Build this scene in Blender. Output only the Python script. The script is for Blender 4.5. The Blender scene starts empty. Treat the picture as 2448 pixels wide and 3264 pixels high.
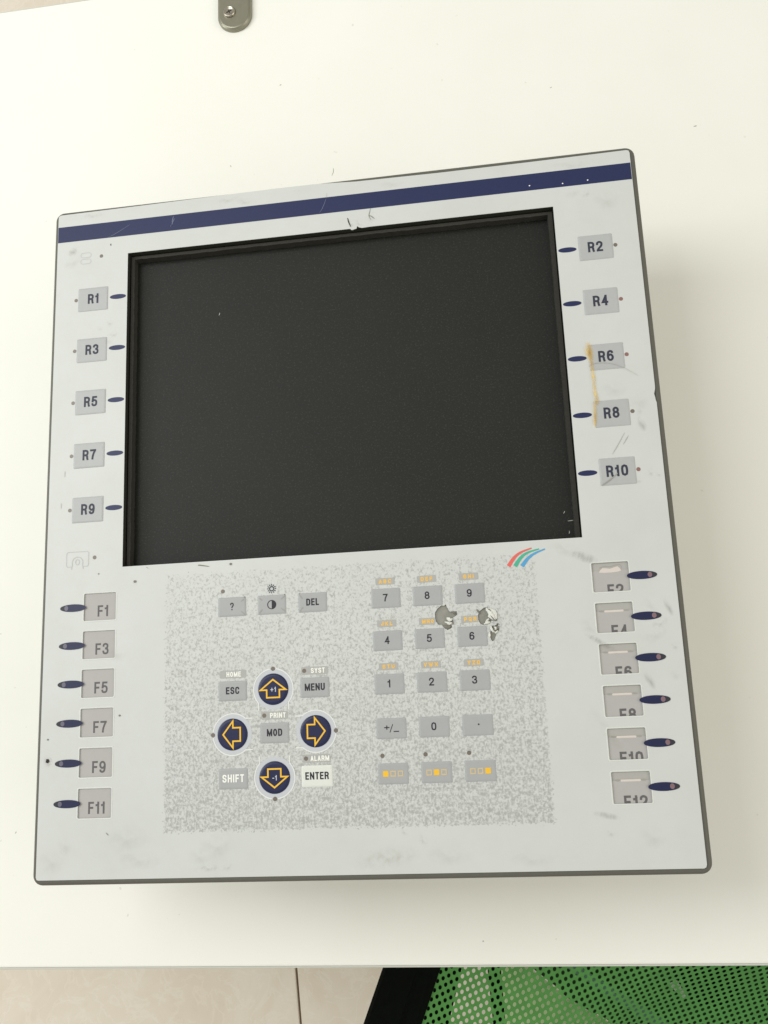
import bpy, math, random
from mathutils import Vector, Matrix
from mathutils.geometry import delaunay_2d_cdt

random.seed(7)
scene = bpy.context.scene
COL = scene.collection
MM = 0.001
TABLE_Z = 0.74          # table top above the floor
LIFT = 80.0             # mm, face of the panel above the table top

# ------------------------------------------------------------------ camera
cam_data = bpy.data.cameras.new("camera")
cam = bpy.data.objects.new("camera", cam_data)
COL.objects.link(cam)
scene.camera = cam
cam_data.sensor_fit = 'AUTO'
cam_data.sensor_width = 36.0
cam_data.lens = 2872.6 / 3264.0 * 36.0
cam_data.clip_start = 0.01
cam_data.clip_end = 50.0
right = Vector((0.98971, -0.04189, -0.13680))
up = Vector((0.06862, 0.97801, 0.19694))
back = Vector((0.12554, -0.20430, 0.97083))
m = Matrix.Identity(4)
for i in range(3):
    m[i][0], m[i][1], m[i][2] = right[i], up[i], back[i]
m[0][3], m[1][3], m[2][3] = 0.07159, -0.09162, TABLE_Z + (LIFT + 406.09) * MM
cam.matrix_world = m

# ------------------------------------------------------------------ light of the room
world = bpy.data.worlds.new("World")
scene.world = world
world.use_nodes = True
bg = world.node_tree.nodes["Background"]
bg.inputs[0].default_value = (1.0, 0.98, 0.905, 1)
bg.inputs[1].default_value = 0.58

def area_lamp(name, loc, target, sx, sy, power, color):
    d = bpy.data.lights.new(name, 'AREA')
    d.shape = 'RECTANGLE'; d.size = sx; d.size_y = sy
    d.energy = power; d.color = color
    o = bpy.data.objects.new(name, d)
    COL.objects.link(o)
    o.location = loc
    o.rotation_euler = (Vector(target) - Vector(loc)).to_track_quat('-Z', 'Y').to_euler()
    return o

area_lamp("window_light", (-1.75, 0.34, TABLE_Z + 1.16), (0, 0.05, TABLE_Z), 0.8, 0.55, 13.0, (0.93, 0.99, 1.0))
area_lamp("ceiling_light", (-1.0, 0.50, 2.20), (-1.0, 0.50, 0), 1.2, 0.7, 14.0, (1.0, 0.99, 0.95))
area_lamp("right_fill_light", (1.9, -0.35, TABLE_Z + 1.15), (0.15, -0.05, TABLE_Z), 1.4, 1.0, 12.0, (1.0, 0.945, 0.82))  # added warm fill from the right, lightens the shadow beside the panel

vs = scene.view_settings
vs.view_transform = 'Standard'
vs.look = 'None'
vs.exposure = 0.0
vs.gamma = 1.0
vs.use_curve_mapping = False

# ------------------------------------------------------------------ materials
def lin(c):
    return tuple(((v / 255.0) / 12.92 if v / 255.0 <= 0.04045 else ((v / 255.0 + 0.055) / 1.055) ** 2.4) for v in c)

class NT:
    """small helper around a node tree"""
    def __init__(self, name):
        self.m = bpy.data.materials.new(name); self.m.use_nodes = True
        self.t = self.m.node_tree; self.b = self.t.nodes["Principled BSDF"]
        self.out = self.t.nodes["Material Output"]
    def n(self, typ, **kw):
        nd = self.t.nodes.new(typ)
        for k, v in kw.items():
            if k.startswith('i_'): nd.inputs[k[2:].replace('_', ' ')].default_value = v
            else: setattr(nd, k, v)
        return nd
    def l(self, a, b): self.t.links.new(a, b)
    def coord(self, which='Object'):
        return self.n('ShaderNodeTexCoord').outputs[which]
    def noise(self, scale, detail=3.0, rough=0.55, vec=None, dist=0.0):
        nd = self.n('ShaderNodeTexNoise'); nd.inputs['Scale'].default_value = scale
        nd.inputs['Detail'].default_value = detail; nd.inputs['Roughness'].default_value = rough
        nd.inputs['Distortion'].default_value = dist
        self.l(vec if vec is not None else self.coord(), nd.inputs['Vector'])
        return nd.outputs['Fac']
    def ramp(self, fac, p0, p1, c0=(0, 0, 0, 1), c1=(1, 1, 1, 1)):
        nd = self.n('ShaderNodeValToRGB'); e = nd.color_ramp.elements
        e[0].position, e[1].position = p0, p1; e[0].color, e[1].color = c0, c1
        self.l(fac, nd.inputs[0]); return nd.outputs['Color']
    def math(self, op, a, b=None):
        nd = self.n('ShaderNodeMath', operation=op)
        for i, v in enumerate((a, b)):
            if v is None: continue
            if isinstance(v, (int, float)): nd.inputs[i].default_value = v
            else: self.l(v, nd.inputs[i])
        return nd.outputs[0]
    def mix(self, fac, a, b):
        nd = self.n('ShaderNodeMix', data_type='RGBA')
        for s, v in ((nd.inputs[0], fac), (nd.inputs[6], a), (nd.inputs[7], b)):
            if isinstance(v, (int, float)): s.default_value = v
            elif isinstance(v, tuple): s.default_value = v if len(v) == 4 else v + (1,)
            else: self.l(v, s)
        return nd.outputs[2]
    def bump(self, height, strength, dist):
        nd = self.n('ShaderNodeBump'); nd.inputs['Strength'].default_value = strength
        nd.inputs['Distance'].default_value = dist
        self.l(height, nd.inputs['Height']); self.l(nd.outputs[0], self.b.inputs['Normal'])
    def done(self, color, rough, spec=0.5, metal=0.0):
        if isinstance(color, tuple): self.b.inputs['Base Color'].default_value = color if len(color) == 4 else color + (1,)
        else: self.l(color, self.b.inputs['Base Color'])
        self.b.inputs['Roughness'].default_value = rough
        self.b.inputs['Specular IOR Level'].default_value = spec
        self.b.inputs['Metallic'].default_value = metal
        return self.m

def simple(name, rgb, rough=0.5, spec=0.4, metal=0.0, vary=0.06, scale=400.0, bump=0.0):
    t = NT(name); c = lin(rgb)
    nz = t.noise(scale, 4.0)
    col = t.mix(nz, tuple(v * (1 - vary) for v in c), tuple(min(1, v * (1 + vary)) for v in c))
    if bump: t.bump(nz, bump, 0.0003)
    return t.done(col, rough, spec, metal)

FACE = lin((205, 208, 206))
def membrane_material():
    t = NT("membrane_print")
    co = t.coord()
    sep = t.n('ShaderNodeSeparateXYZ'); t.l(co, sep.inputs[0])
    x, y = sep.outputs[0], sep.outputs[1]
    # worn and dusty white ground
    d1 = t.ramp(t.noise(22.0, 5.0, 0.6, co), 0.38, 0.72)
    d2 = t.ramp(t.noise(120.0, 5.0, 0.7, co), 0.50, 0.80)
    ground = t.mix(t.math('MULTIPLY', d1, 0.55), FACE, lin((197, 200, 197)))
    ground = t.mix(t.math('MULTIPLY', d2, 0.18), ground, lin((190, 188, 174)))
    # field of grey speckles behind the keypad
    wob = t.math('MULTIPLY', t.math('SUBTRACT', t.noise(900.0, 2.0, 0.5, co), 0.5), 0.006)
    ax = t.math('ADD', t.math('SUBTRACT', 0.0862, t.math('ABSOLUTE', x)), wob)
    ay = t.math('ADD', t.math('SUBTRACT', 0.0578, t.math('ABSOLUTE', t.math('ADD', y, 0.0875))), wob)
    inside = t.math('MULTIPLY', t.math('GREATER_THAN', ax, 0.0), t.math('GREATER_THAN', ay, 0.0))
    mp = t.n('ShaderNodeMapping'); mp.inputs['Scale'].default_value = (1.0, 0.78, 1.0); t.l(co, mp.inputs['Vector'])
    sp = t.math('ADD', t.math('MULTIPLY', t.noise(960.0, 3.0, 0.75, mp.outputs[0], 0.0), 0.72), t.math('MULTIPLY', t.noise(430.0, 2.0, 0.5, mp.outputs[0], 0.0), 0.28))
    # denser towards the lower edge, as printed
    dens = t.math('MULTIPLY', t.math('ADD', y, 0.0875), -0.55)
    sp = t.ramp(t.math('ADD', sp, dens), 0.465, 0.60)
    speck = t.math('MULTIPLY', t.math('MULTIPLY', sp, inside), 0.72)
    col = t.mix(speck, ground, lin((150, 152, 149)))
    t.bump(t.noise(1500.0, 2.0, 0.5, co), 0.06, 0.0002)
    return t.done(col, 0.42, 0.35)

def wear_material(name, rgb, strength, scale, lo, hi, sx=1.0, sy=1.0):
    """thin film of dirt: see-through, broken up by noise, fading to its rim"""
    t = NT(name)
    g = t.coord('Generated')
    mp = t.n('ShaderNodeMapping'); mp.inputs['Location'].default_value = (-1, -1, 0); mp.inputs['Scale'].default_value = (2, 2, 0)
    t.l(g, mp.inputs['Vector'])
    ln = t.n('ShaderNodeVectorMath', operation='LENGTH'); t.l(mp.outputs[0], ln.inputs[0])
    fall = t.ramp(ln.outputs['Value'], 0.15, 1.0, (1, 1, 1, 1), (0, 0, 0, 1))
    m2 = t.n('ShaderNodeMapping'); m2.inputs['Scale'].default_value = (sx, sy, 1); t.l(t.coord(), m2.inputs['Vector'])
    nz = t.ramp(t.noise(scale, 4.0, 0.65, m2.outputs[0]), lo, hi)
    fac = t.math('MULTIPLY', t.math('MULTIPLY', fall, nz), strength)
    tr = t.n('ShaderNodeBsdfTransparent'); mx = t.n('ShaderNodeMixShader')
    t.done(lin(rgb), 0.7, 0.2)
    t.l(fac, mx.inputs[0]); t.l(tr.outputs[0], mx.inputs[1]); t.l(t.b.outputs[0], mx.inputs[2])
    t.l(mx.outputs[0], t.out.inputs['Surface'])
    return t.m

def table_material():
    t = NT("white_laminate")
    nz = t.noise(9.0, 4.0, 0.6); fine = t.noise(1400.0, 2.0)
    col = t.mix(t.ramp(nz, 0.3, 0.75), lin((240, 240, 233)), lin((236, 236, 228)))
    sp = t.ramp(t.noise(230.0, 2.0, 0.4), 0.765, 0.80)
    col = t.mix(t.math('MULTIPLY', sp, 0.35), col, lin((190, 186, 172)))
    t.bump(fine, 0.05, 0.0002)
    return t.done(col, 0.48, 0.35)

def tile_material():
    t = NT("beige_marble_tile")
    co = t.coord()
    a = t.noise(7.0, 6.0, 0.62, co, 1.2); b = t.noise(24.0, 5.0, 0.6, co, 0.8)
    col = t.mix(t.ramp(a, 0.35, 0.7), lin((228, 216, 198)), lin((237, 228, 214)))
    v = t.math('ABSOLUTE', t.math('SUBTRACT', b, 0.5))
    vein = t.ramp(v, 0.0, 0.035, (1, 1, 1, 1), (0, 0, 0, 1))
    col = t.mix(t.math('MULTIPLY', vein, 0.3), col, lin((246, 240, 230)))
    col = t.mix(t.math('MULTIPLY', t.ramp(t.noise(60.0, 3.0, 0.6, co), 0.6, 0.8), 0.25), col, lin((214, 196, 174)))
    return t.done(col, 0.3, 0.45)

def screen_material():
    t = NT("dusty_dark_glass")
    co = t.coord()
    c = t.mix(t.noise(14.0, 5.0, 0.6, co), lin((28, 29, 27)), lin((36, 37, 34)))
    dust = t.ramp(t.noise(1300.0, 2.0, 0.5, co), 0.55, 0.85)
    c = t.mix(t.math('MULTIPLY', dust, 0.10), c, lin((150, 150, 140)))
    return t.done(c, 0.55, 0.25)

M = {}
M['membrane'] = membrane_material()
M['bezel'] = simple("dark_grey_moulded_plastic", (94, 93, 85), 0.5, 0.35, 0, 0.10, 900, 0.1)
M['bezel_wall'] = simple("black_plastic", (50, 50, 43), 0.6, 0.3, 0, 0.15, 500)
M['gasket'] = simple("dusty_rubber_gasket", (58, 57, 52), 0.8, 0.2, 0, 0.25, 700, 0.3)
M['screen'] = screen_material()
M['housing'] = simple("bounce_sheet_metal", (214, 210, 198), 0.5, 0.4, 0.0)  # housing colour made pale to bounce light onto the shaded tabletop
M['navy'] = simple("navy_ink", (34, 42, 82), 0.45, 0.35, 0, 0.14, 600)
M['navy_tip'] = simple("smoked_navy_ink", (52, 52, 58), 0.45, 0.35)
M['navy_key'] = simple("navy_key_film", (27, 33, 70), 0.4, 0.4, 0, 0.10, 700)
M['key'] = simple("grey_key_print", (167, 169, 170), 0.45, 0.35, 0, 0.05, 260)
M['key_r'] = simple("cool_grey_key_print", (176, 178, 178), 0.45, 0.35, 0, 0.05, 200)
M['key_pale'] = simple("pale_key_print", (220, 222, 216), 0.45, 0.35, 0, 0.02)
M['ring_ground'] = simple("pale_lilac_print", (194, 198, 203), 0.45, 0.3, 0, 0.05, 600)
M['strip'] = simple("grey_caption_print", (172, 173, 170), 0.45, 0.3, 0, 0.07, 500)
M['lip'] = simple("film_lip", (212, 215, 211), 0.45, 0.35, 0, 0.02)
M['ring'] = simple("ring_ink", (224, 226, 223), 0.45, 0.3, 0, 0.03)
M['white_ink'] = simple("white_ink", (240, 241, 234), 0.45, 0.3, 0, 0.03)
M['ink'] = simple("dark_slate_ink", (54, 57, 72), 0.5, 0.3, 0, 0.10, 900)
M['ink_grey'] = simple("worn_grey_ink", (100, 98, 99), 0.6, 0.3, 0, 0.16, 700)
M['ink_digit'] = simple("dark_ink", (46, 46, 54), 0.5, 0.3, 0, 0.10, 900)
M['amber'] = simple("amber_ink", (240, 190, 58), 0.45, 0.3, 0, 0.06, 800)
M['amber_soft'] = simple("faded_amber_ink", (234, 188, 92), 0.5, 0.3, 0, 0.08, 900)
M['amber_faint'] = simple("faint_amber_ink", (204, 186, 148), 0.5, 0.3, 0, 0.06, 900)
M['led'] = simple("smoky_lamp_window", (116, 107, 99), 0.35, 0.5, 0, 0.08, 900)
M['led_red'] = simple("reddish_lamp_window", (140, 104, 98), 0.35, 0.5, 0, 0.08, 900)
M['led_blue'] = simple("grey_lilac_lamp_window", (100, 98, 114), 0.35, 0.5)
M['led_rose'] = simple("rosy_lamp_window", (128, 102, 108), 0.35, 0.5)
M['label_paper'] = simple("grey_label_paper", (176, 174, 172), 0.6, 0.3, 0, 0.05, 120)
M['label_back'] = simple("greyish_pocket_film", (172, 171, 166), 0.5, 0.4, 0, 0.05, 160)
M['label_tab'] = simple("pinkish_white_tab", (212, 203, 196), 0.6, 0.3, 0, 0.04, 300)
M['label_shade'] = simple("grey_punch_mark", (158, 156, 150), 0.6, 0.3)
M['red'] = simple("red_ink", (222, 106, 98), 0.5, 0.3, 0, 0.06)
M['green'] = simple("green_ink", (78, 176, 146), 0.5, 0.3, 0, 0.08)
M['blue'] = simple("blue_ink", (86, 160, 206), 0.5, 0.3, 0, 0.06)
M['faint'] = simple("faint_relief_ink", (187, 190, 188), 0.5, 0.3, 0, 0.03)
M['under'] = simple("bare_grey_backing_sheet", (142, 141, 133), 0.35, 0.5, 0, 0.28, 330, 0.5)
M['flap'] = simple("torn_film", (220, 221, 214), 0.35, 0.5, 0, 0.12, 500, 0.3)
M['flap_dark'] = simple("torn_film_underside", (120, 116, 108), 0.4, 0.5, 0, 0.3, 700, 0.3)
M['scratch_dark'] = simple("dark_scratch", (132, 129, 120), 0.7, 0.2, 0, 0.3, 900)
M['scratch_black'] = simple("black_speck", (52, 48, 46), 0.7, 0.2)
M['scratch_pale'] = simple("pale_scratch", (120, 124, 150), 0.6, 0.3, 0, 0.2, 900)
M['scratch_soft'] = simple("soft_scratch", (172, 171, 162), 0.7, 0.2, 0, 0.1, 900)
M['lint'] = simple("pale_lint", (180, 178, 168), 0.8, 0.2)
M['metal'] = simple("brushed_steel", (150, 148, 132), 0.38, 0.5, 0.85, 0.10, 300, 0.1)
M['screw'] = simple("bright_screw_steel", (176, 170, 156), 0.25, 0.5, 0.95)
M['screw_dark'] = simple("screw_recess", (60, 56, 48), 0.6, 0.3, 0.4)
M['table'] = table_material()
M['edge_band'] = simple("light_grey_edge_band", (198, 199, 192), 0.5, 0.3, 0, 0.05, 90)
M['table_leg'] = simple("grey_painted_steel", (170, 170, 168), 0.45, 0.5)
M['tile'] = tile_material()
M['grout'] = simple("brown_grout", (150, 132, 114), 0.9, 0.1, 0, 0.2, 200)
M['chair_black'] = simple("black_chair_plastic", (10, 13, 10), 0.85, 0.06, 0, 0.25, 240, 0.2)
M['pan'] = simple("dark_green_seat_pan", (38, 60, 36), 0.7, 0.25, 0, 0.2, 120)
M['mesh_green'] = simple("green_mesh_fabric", (88, 148, 78), 0.75, 0.2, 0, 0.22, 90)
M['lining_green'] = simple("pale_green_lining", (222, 238, 190), 0.8, 0.2, 0, 0.08, 120)
M['lining_teal'] = simple("teal_strap", (120, 160, 140), 0.8, 0.2)
M['smudge'] = wear_material("grey_smudge", (120, 116, 104), 0.22, 420.0, 0.45, 0.72)
M['smudge_soft'] = wear_material("soft_grime", (150, 146, 130), 0.14, 160.0, 0.40, 0.75)
M['smudge_line'] = wear_material("streaky_scuff", (118, 112, 102), 0.4, 500.0, 0.35, 0.70, 1.0, 0.15)
M['smudge_brown'] = wear_material("brown_grime", (150, 126, 100), 0.17, 300.0, 0.40, 0.70)
M['glue'] = wear_material("yellow_glue_residue", (234, 202, 120), 0.75, 260.0, 0.15, 0.60)

# ------------------------------------------------------------------ mesh helpers (mm in, metres out)
def mesh(name, verts, faces, smooth=False):
    me = bpy.data.meshes.new(name)
    me.from_pydata([(x * MM, y * MM, z * MM) for x, y, z in verts], [], faces)
    me.update()
    if smooth:
        for p in me.polygons: p.use_smooth = True
    return me

def obj(name, me, mat, parent=None, loc=(0, 0, 0), rz=0.0):
    o = bpy.data.objects.new(name, me)
    COL.objects.link(o)
    if mat is not None and me is not None and not me.materials: me.materials.append(mat)
    o.parent = parent
    o.location = tuple(v * MM for v in loc)
    o.rotation_euler = (0, 0, rz)
    return o

def empty(name, loc):
    o = bpy.data.objects.new(name, None); COL.objects.link(o)
    o.empty_display_size = 0.02
    o.location = loc
    return o

def tag(o, label=None, cat=None, group=None, kind=None):
    for k, v in (('label', label), ('category', cat), ('group', group), ('kind', kind)):
        if v: o[k] = v
    return o

def rrect(w, h, r, n=5, cx=0, cy=0):
    pts = []
    for qx, qy, a0 in ((1, 1, 0), (-1, 1, 90), (-1, -1, 180), (1, -1, 270)):
        for k in range(n + 1):
            a = math.radians(a0 + 90.0 * k / n)
            pts.append((cx + qx * (w / 2 - r) + r * math.cos(a), cy + qy * (h / 2 - r) + r * math.sin(a)))
    return pts

def loft(rings, cap_top=True, cap_bottom=False):
    """rings: list of lists of (x,y,z), same count, bottom to top"""
    v = []; f = []
    n = len(rings[0])
    for r in rings: v += r
    for k in range(len(rings) - 1):
        for i in range(n):
            j = (i + 1) % n
            f.append((k * n + i, k * n + j, (k + 1) * n + j, (k + 1) * n + i))
    if cap_top: f.append(tuple(range((len(rings) - 1) * n, len(rings) * n)))
    if cap_bottom: f.append(tuple(reversed(range(n))))
    return v, f

def ring(pts, z): return [(x, y, z) for x, y in pts]

def inpoly(p, poly):
    x, y = p; c = False; j = len(poly) - 1
    for i in range(len(poly)):
        xi, yi = poly[i]; xj, yj = poly[j]
        if (yi > y) != (yj > y) and x < (xj - xi) * (y - yi) / (yj - yi) + xi: c = not c
        j = i
    return c

def sheet(outer, holes, z_top, z_bot=None):
    """flat sheet with holes, with thickness walls when z_bot is given"""
    vs_, es = [], []
    loops = [outer] + holes
    for lp in loops:
        b = len(vs_); n = len(lp)
        vs_ += [Vector(p) for p in lp]
        es += [(b + i, b + (i + 1) % n) for i in range(n)]
    v2, _, f2, _, _, _ = delaunay_2d_cdt(vs_, es, [], 0, 1e-5)
    faces = []
    for f in f2:
        c = (sum(v2[i][0] for i in f) / len(f), sum(v2[i][1] for i in f) / len(f))
        if inpoly(c, outer) and not any(inpoly(c, h) for h in holes):
            a = sum(v2[f[i]][0] * v2[f[(i + 1) % len(f)]][1] - v2[f[(i + 1) % len(f)]][0] * v2[f[i]][1] for i in range(len(f)))
            faces.append(tuple(f) if a > 0 else tuple(reversed(f)))
    verts = [(p[0], p[1], z_top) for p in v2]
    if z_bot is not None:
        for lp in loops:
            b = len(verts); n = len(lp)
            verts += [(p[0], p[1], z_top) for p in lp] + [(p[0], p[1], z_bot) for p in lp]
            for i in range(n):
                j = (i + 1) % n
                faces.append((b + i, b + n + i, b + n + j, b + j))
    return verts, faces

def ellipse(rx, ry, n=40, cx=0, cy=0):
    return [(cx + rx * math.cos(2 * math.pi * i / n), cy + ry * math.sin(2 * math.pi * i / n)) for i in range(n)]

def lens(rx, ry, n=16):
    """pointed-oval print mark"""
    pts = []
    for i in range(n * 2):
        a = 2 * math.pi * i / (2 * n)
        x = rx * math.cos(a); y = ry * math.copysign(abs(math.sin(a)) ** 0.92, math.sin(a))
        pts.append((x, y))
    return pts

def flat(pts, z):
    return [(x, y, z) for x, y in pts], [tuple(range(len(pts)))]

def ribbon_geo(pts, w, z, closed=False, taper=False):
    n = len(pts); L = []; R = []
    for i in range(n):
        p = Vector(pts[i])
        a = Vector(pts[(i - 1) % n]) if (closed or i > 0) else None
        b = Vector(pts[(i + 1) % n]) if (closed or i < n - 1) else None
        d1 = (p - a).normalized() if a is not None else None
        d2 = (b - p).normalized() if b is not None else None
        if d1 is None: d1 = d2
        if d2 is None: d2 = d1
        n1 = Vector((-d1.y, d1.x)); n2 = Vector((-d2.y, d2.x))
        mt = n1 + n2
        if mt.length < 1e-6: mt = n1
        mt.normalize()
        k = w / 2 / max(0.35, mt.dot(n1))
        if taper:
            s = i / max(1, n - 1); k *= 0.25 + 0.75 * math.sin(math.pi * (0.08 + 0.84 * s))
        L.append(p + mt * k); R.append(p - mt * k)
    v = [(q.x, q.y, z) for q in R] + [(q.x, q.y, z) for q in L]
    f = []
    for i in range(n if closed else n - 1):
        j = (i + 1) % n
        f.append((i, j, n + j, n + i))
    return v, f

def join(parts):
    V, F = [], []
    for v, f in parts:
        b = len(V); V += v; F += [tuple(i + b for i in q) for q in f]
    return V, F

def arc(cx, cy, rx, ry, a0, a1, n=12):
    return [(cx + rx * math.cos(math.radians(a0 + (a1 - a0) * i / n)), cy + ry * math.sin(math.radians(a0 + (a1 - a0) * i / n))) for i in range(n + 1)]

def smooth_line(c, n=7):
    out = []
    P = [c[0]] + list(c) + [c[-1]]
    for i in range(1, len(P) - 2):
        p0, p1, p2, p3 = P[i - 1], P[i], P[i + 1], P[i + 2]
        for k in range(n):
            s = k / n
            out.append(tuple(0.5 * (2 * p1[d] + (-p0[d] + p2[d]) * s + (2 * p0[d] - 5 * p1[d] + 4 * p2[d] - p3[d]) * s * s + (-p0[d] + 3 * p1[d] - 3 * p2[d] + p3[d]) * s ** 3) for d in (0, 1)))
    out.append(tuple(c[-1]))
    return out

# ------------------------------------------------------------------ lettering: a narrow grotesque drawn with strokes
# each stroke: ('l' straight, square ends | 's' smooth, butt ends | 'o' closed, points)
G = {
 'R': (1, [('l', [(0, 0), (0, 1)]), ('l', [(0, 1), (.55, 1), (.85, .95), (1, .84), (1, .64), (.86, .52), (.55, .47), (0, .47)]), ('l', [(.5, .47), (.76, .44), (.90, .33), (.93, .12), (1, 0)])]),
 'F': (.88, [('l', [(0, 0), (0, 1)]), ('l', [(0, 1), (1, 1)]), ('l', [(0, .5), (.85, .5)])]),
 'E': (.88, [('l', [(0, 0), (0, 1)]), ('l', [(0, 1), (1, 1)]), ('l', [(0, .52), (.9, .52)]), ('l', [(0, 0), (1, 0)])]),
 'L': (.82, [('l', [(0, 1), (0, 0)]), ('l', [(0, 0), (1, 0)])]),
 'D': (1, [('l', [(0, 0), (0, 1)]), ('l', [(0, 1), (.5, 1), (.85, .93), (1, .76), (1, .24), (.85, .07), (.5, 0), (0, 0)])]),
 'S': (1, [('s', [(.98, .70), (.90, .92), (.5, 1), (.1, .92), (.02, .74), (.16, .58), (.5, .51), (.85, .43), (1, .26), (.90, .07), (.5, 0), (.10, .08), (0, .31)])]),
 'C': (1, [('s', [(1, .66), (.92, .92), (.5, 1), (.1, .90), (0, .65), (0, .35), (.1, .10), (.5, 0), (.92, .08), (1, .36)])]),
 'G': (1, [('s', [(1, .70), (.9, .93), (.5, 1), (.1, .90), (0, .65), (0, .35), (.1, .10), (.5, 0), (.92, .1), (1, .42)]), ('l', [(1, .44), (.6, .44)])]),
 'M': (1.3, [('l', [(0, 0), (0, 1)]), ('l', [(1, 0), (1, 1)]), ('l', [(.02, .95), (.5, .1), (.98, .95)])]),
 'N': (1.05, [('l', [(0, 0), (0, 1)]), ('l', [(1, 0), (1, 1)]), ('l', [(.04, .94), (.96, .06)])]),
 'U': (1, [('l', [(0, 1), (0, .28), (.1, .08), (.5, 0), (.9, .08), (1, .28), (1, 1)])]),
 'H': (1, [('l', [(0, 0), (0, 1)]), ('l', [(1, 0), (1, 1)]), ('l', [(0, .52), (1, .52)])]),
 'I': (.2, [('l', [(.5, 0), (.5, 1)])]),
 'T': (.9, [('l', [(.5, 0), (.5, 1)]), ('l', [(0, 1), (1, 1)])]),
 'O': (1, [('o', arc(.5, .5, .5, .5, 0, 345, 23))]),
 'P': (.95, [('l', [(0, 0), (0, 1)]), ('l', [(0, 1), (.55, 1), (.88, .95), (1, .82), (1, .62), (.88, .49), (.55, .44), (0, .44)])]),
 'A': (1.02, [('l', [(0, 0), (.5, 1)]), ('l', [(1, 0), (.5, 1)]), ('l', [(.18, .30), (.82, .30)])]),
 'Y': (1, [('l', [(.5, 0), (.5, .48)]), ('l', [(0, 1), (.5, .46), (1, 1)])]),
 'B': (1, [('l', [(0, 0), (0, 1)]), ('l', [(0, 1), (.6, 1), (.92, .88), (.92, .64), (.6, .53), (0, .53)]), ('l', [(.5, .53), (.85, .48), (1, .33), (1, .18), (.85, .04), (.5, 0), (0, 0)])]),
 'J': (.8, [('l', [(1, 1), (1, .25), (.85, .05), (.5, 0), (.12, .06), (0, .28)])]),
 'K': (1, [('l', [(0, 0), (0, 1)]), ('l', [(.95, 1), (.05, .42)]), ('l', [(.35, .58), (1, 0)])]),
 'Q': (1, [('o', arc(.5, .5, .5, .5, 0, 345, 23)), ('l', [(.6, .22), (1, -.03)])]),
 'V': (1, [('l', [(0, 1), (.5, 0), (1, 1)])]),
 'W': (1.4, [('l', [(0, 1), (.26, 0), (.5, .9), (.74, 0), (1, 1)])]),
 'X': (1, [('l', [(0, 0), (1, 1)]), ('l', [(0, 1), (1, 0)])]),
 'Z': (.95, [('l', [(0, 1), (1, 1), (0, 0), (1, 0)])]),
 '_b': (.95, [('o', [(0, 0), (1, 0), (1, .95), (0, .95)])]),
 '0': (1, [('o', [(1, .5), (.98, .7), (.88, .91), (.5, 1), (.12, .91), (.02, .7), (0, .5), (.02, .3), (.12, .09), (.5, 0), (.88, .09), (.98, .3)])]),
 '1': (.62, [('l', [(.85, 0), (.85, 1)]), ('l', [(.85, .86), (.62, .78), (.05, .75)])]),
 '2': (1, [('s', [(0, .66), (.08, .90), (.5, 1), (.92, .90), (.98, .70), (.80, .48), (.36, .26), (.05, .04)]), ('l', [(.04, 0), (1, 0)])]),
 '3': (1, [('s', [(.02, .72), (.12, .93), (.5, 1), (.86, .92), (.94, .75), (.80, .57), (.42, .52)]), ('s', [(.42, .52), (.85, .46), (1, .28), (.90, .07), (.5, 0), (.10, .07), (0, .30)])]),
 '4': (1, [('l', [(.74, 0), (.74, 1)]), ('l', [(.70, .94), (.02, .28), (1, .28)])]),
 '5': (1, [('l', [(.92, 1), (.18, 1), (.06, .50)]), ('s', [(.08, .49), (.28, .60), (.6, .63), (.92, .52), (1, .32), (.90, .08), (.5, 0), (.10, .06), (0, .27)])]),
 '6': (1, [('s', [(.96, .76), (.86, .94), (.5, 1), (.14, .90), (.01, .58), (0, .32)]), ('o', arc(.5, .305, .5, .305, 0, 342, 19))]),
 '7': (1, [('l', [(0, 1), (1, 1)]), ('s', [(.97, .97), (.66, .62), (.46, .30), (.36, -.09)])]),
 '8': (1, [('o', arc(.5, .76, .44, .24, 0, 340, 17)), ('o', arc(.5, .27, .5, .27, 0, 340, 17))]),
 '9': (1, [('s', [(.04, .24), (.14, .06), (.5, 0), (.86, .10), (.99, .42), (1, .68)]), ('o', arc(.5, .695, .5, .305, 0, 342, 19))]),
 '+': (1, [('l', [(0, .45), (1, .45)]), ('l', [(.5, .12), (.5, .78)])]),
 '-': (.6, [('l', [(0, .42), (1, .42)])]),
 '/': (.7, [('l', [(0, -.1), (1, 1.1)])]),
 '_': (1, [('l', [(0, -.02), (1, -.02)])]),
 '?': (.85, [('s', [(0, .70), (.1, .93), (.5, 1), (.9, .92), (1, .74), (.85, .56), (.56, .42), (.5, .26)]), ('l', [(.5, 0), (.5, .02)])]),
}
def text_geo(body, h, z, gw=0.52, sw=0.17, gap=0.14, cx=0.0, cy=0.0):
    """body centred on (cx, cy), cap height h in mm; returns geometry, strokes stepped in height so none coincide"""
    glyphs = body if isinstance(body, list) else list(body)
    widths = [0.3 if g == ' ' else max(sw, G[g][0] * gw) for g in glyphs]
    tot = sum(widths) + gap * (len(glyphs) - 1)
    x = -tot / 2; parts = []; step = 0
    for g, w in zip(glyphs, widths):
        if g != ' ':
            for kind, pts in G[g][1]:
                if kind == 's': pts = smooth_line(pts, 5)
                q = [(x + sw / 2 + px * (w - sw), sw / 2 + py * (1 - sw)) for px, py in pts]
                if kind == 'l':
                    a, b = Vector(q[0]), Vector(q[1]); q[0] = tuple(a - (b - a).normalized() * sw * .498)
                    a, b = Vector(q[-1]), Vector(q[-2]); q[-1] = tuple(a - (b - a).normalized() * sw * .498)
                q = [(cx + px * h, cy + (py - .5) * h) for px, py in q]
                parts.append(ribbon_geo(q, sw * h, z + 0.006 * (step % 4), kind == 'o')); step += 1
        x += w + gap
    return join(parts)

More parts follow.
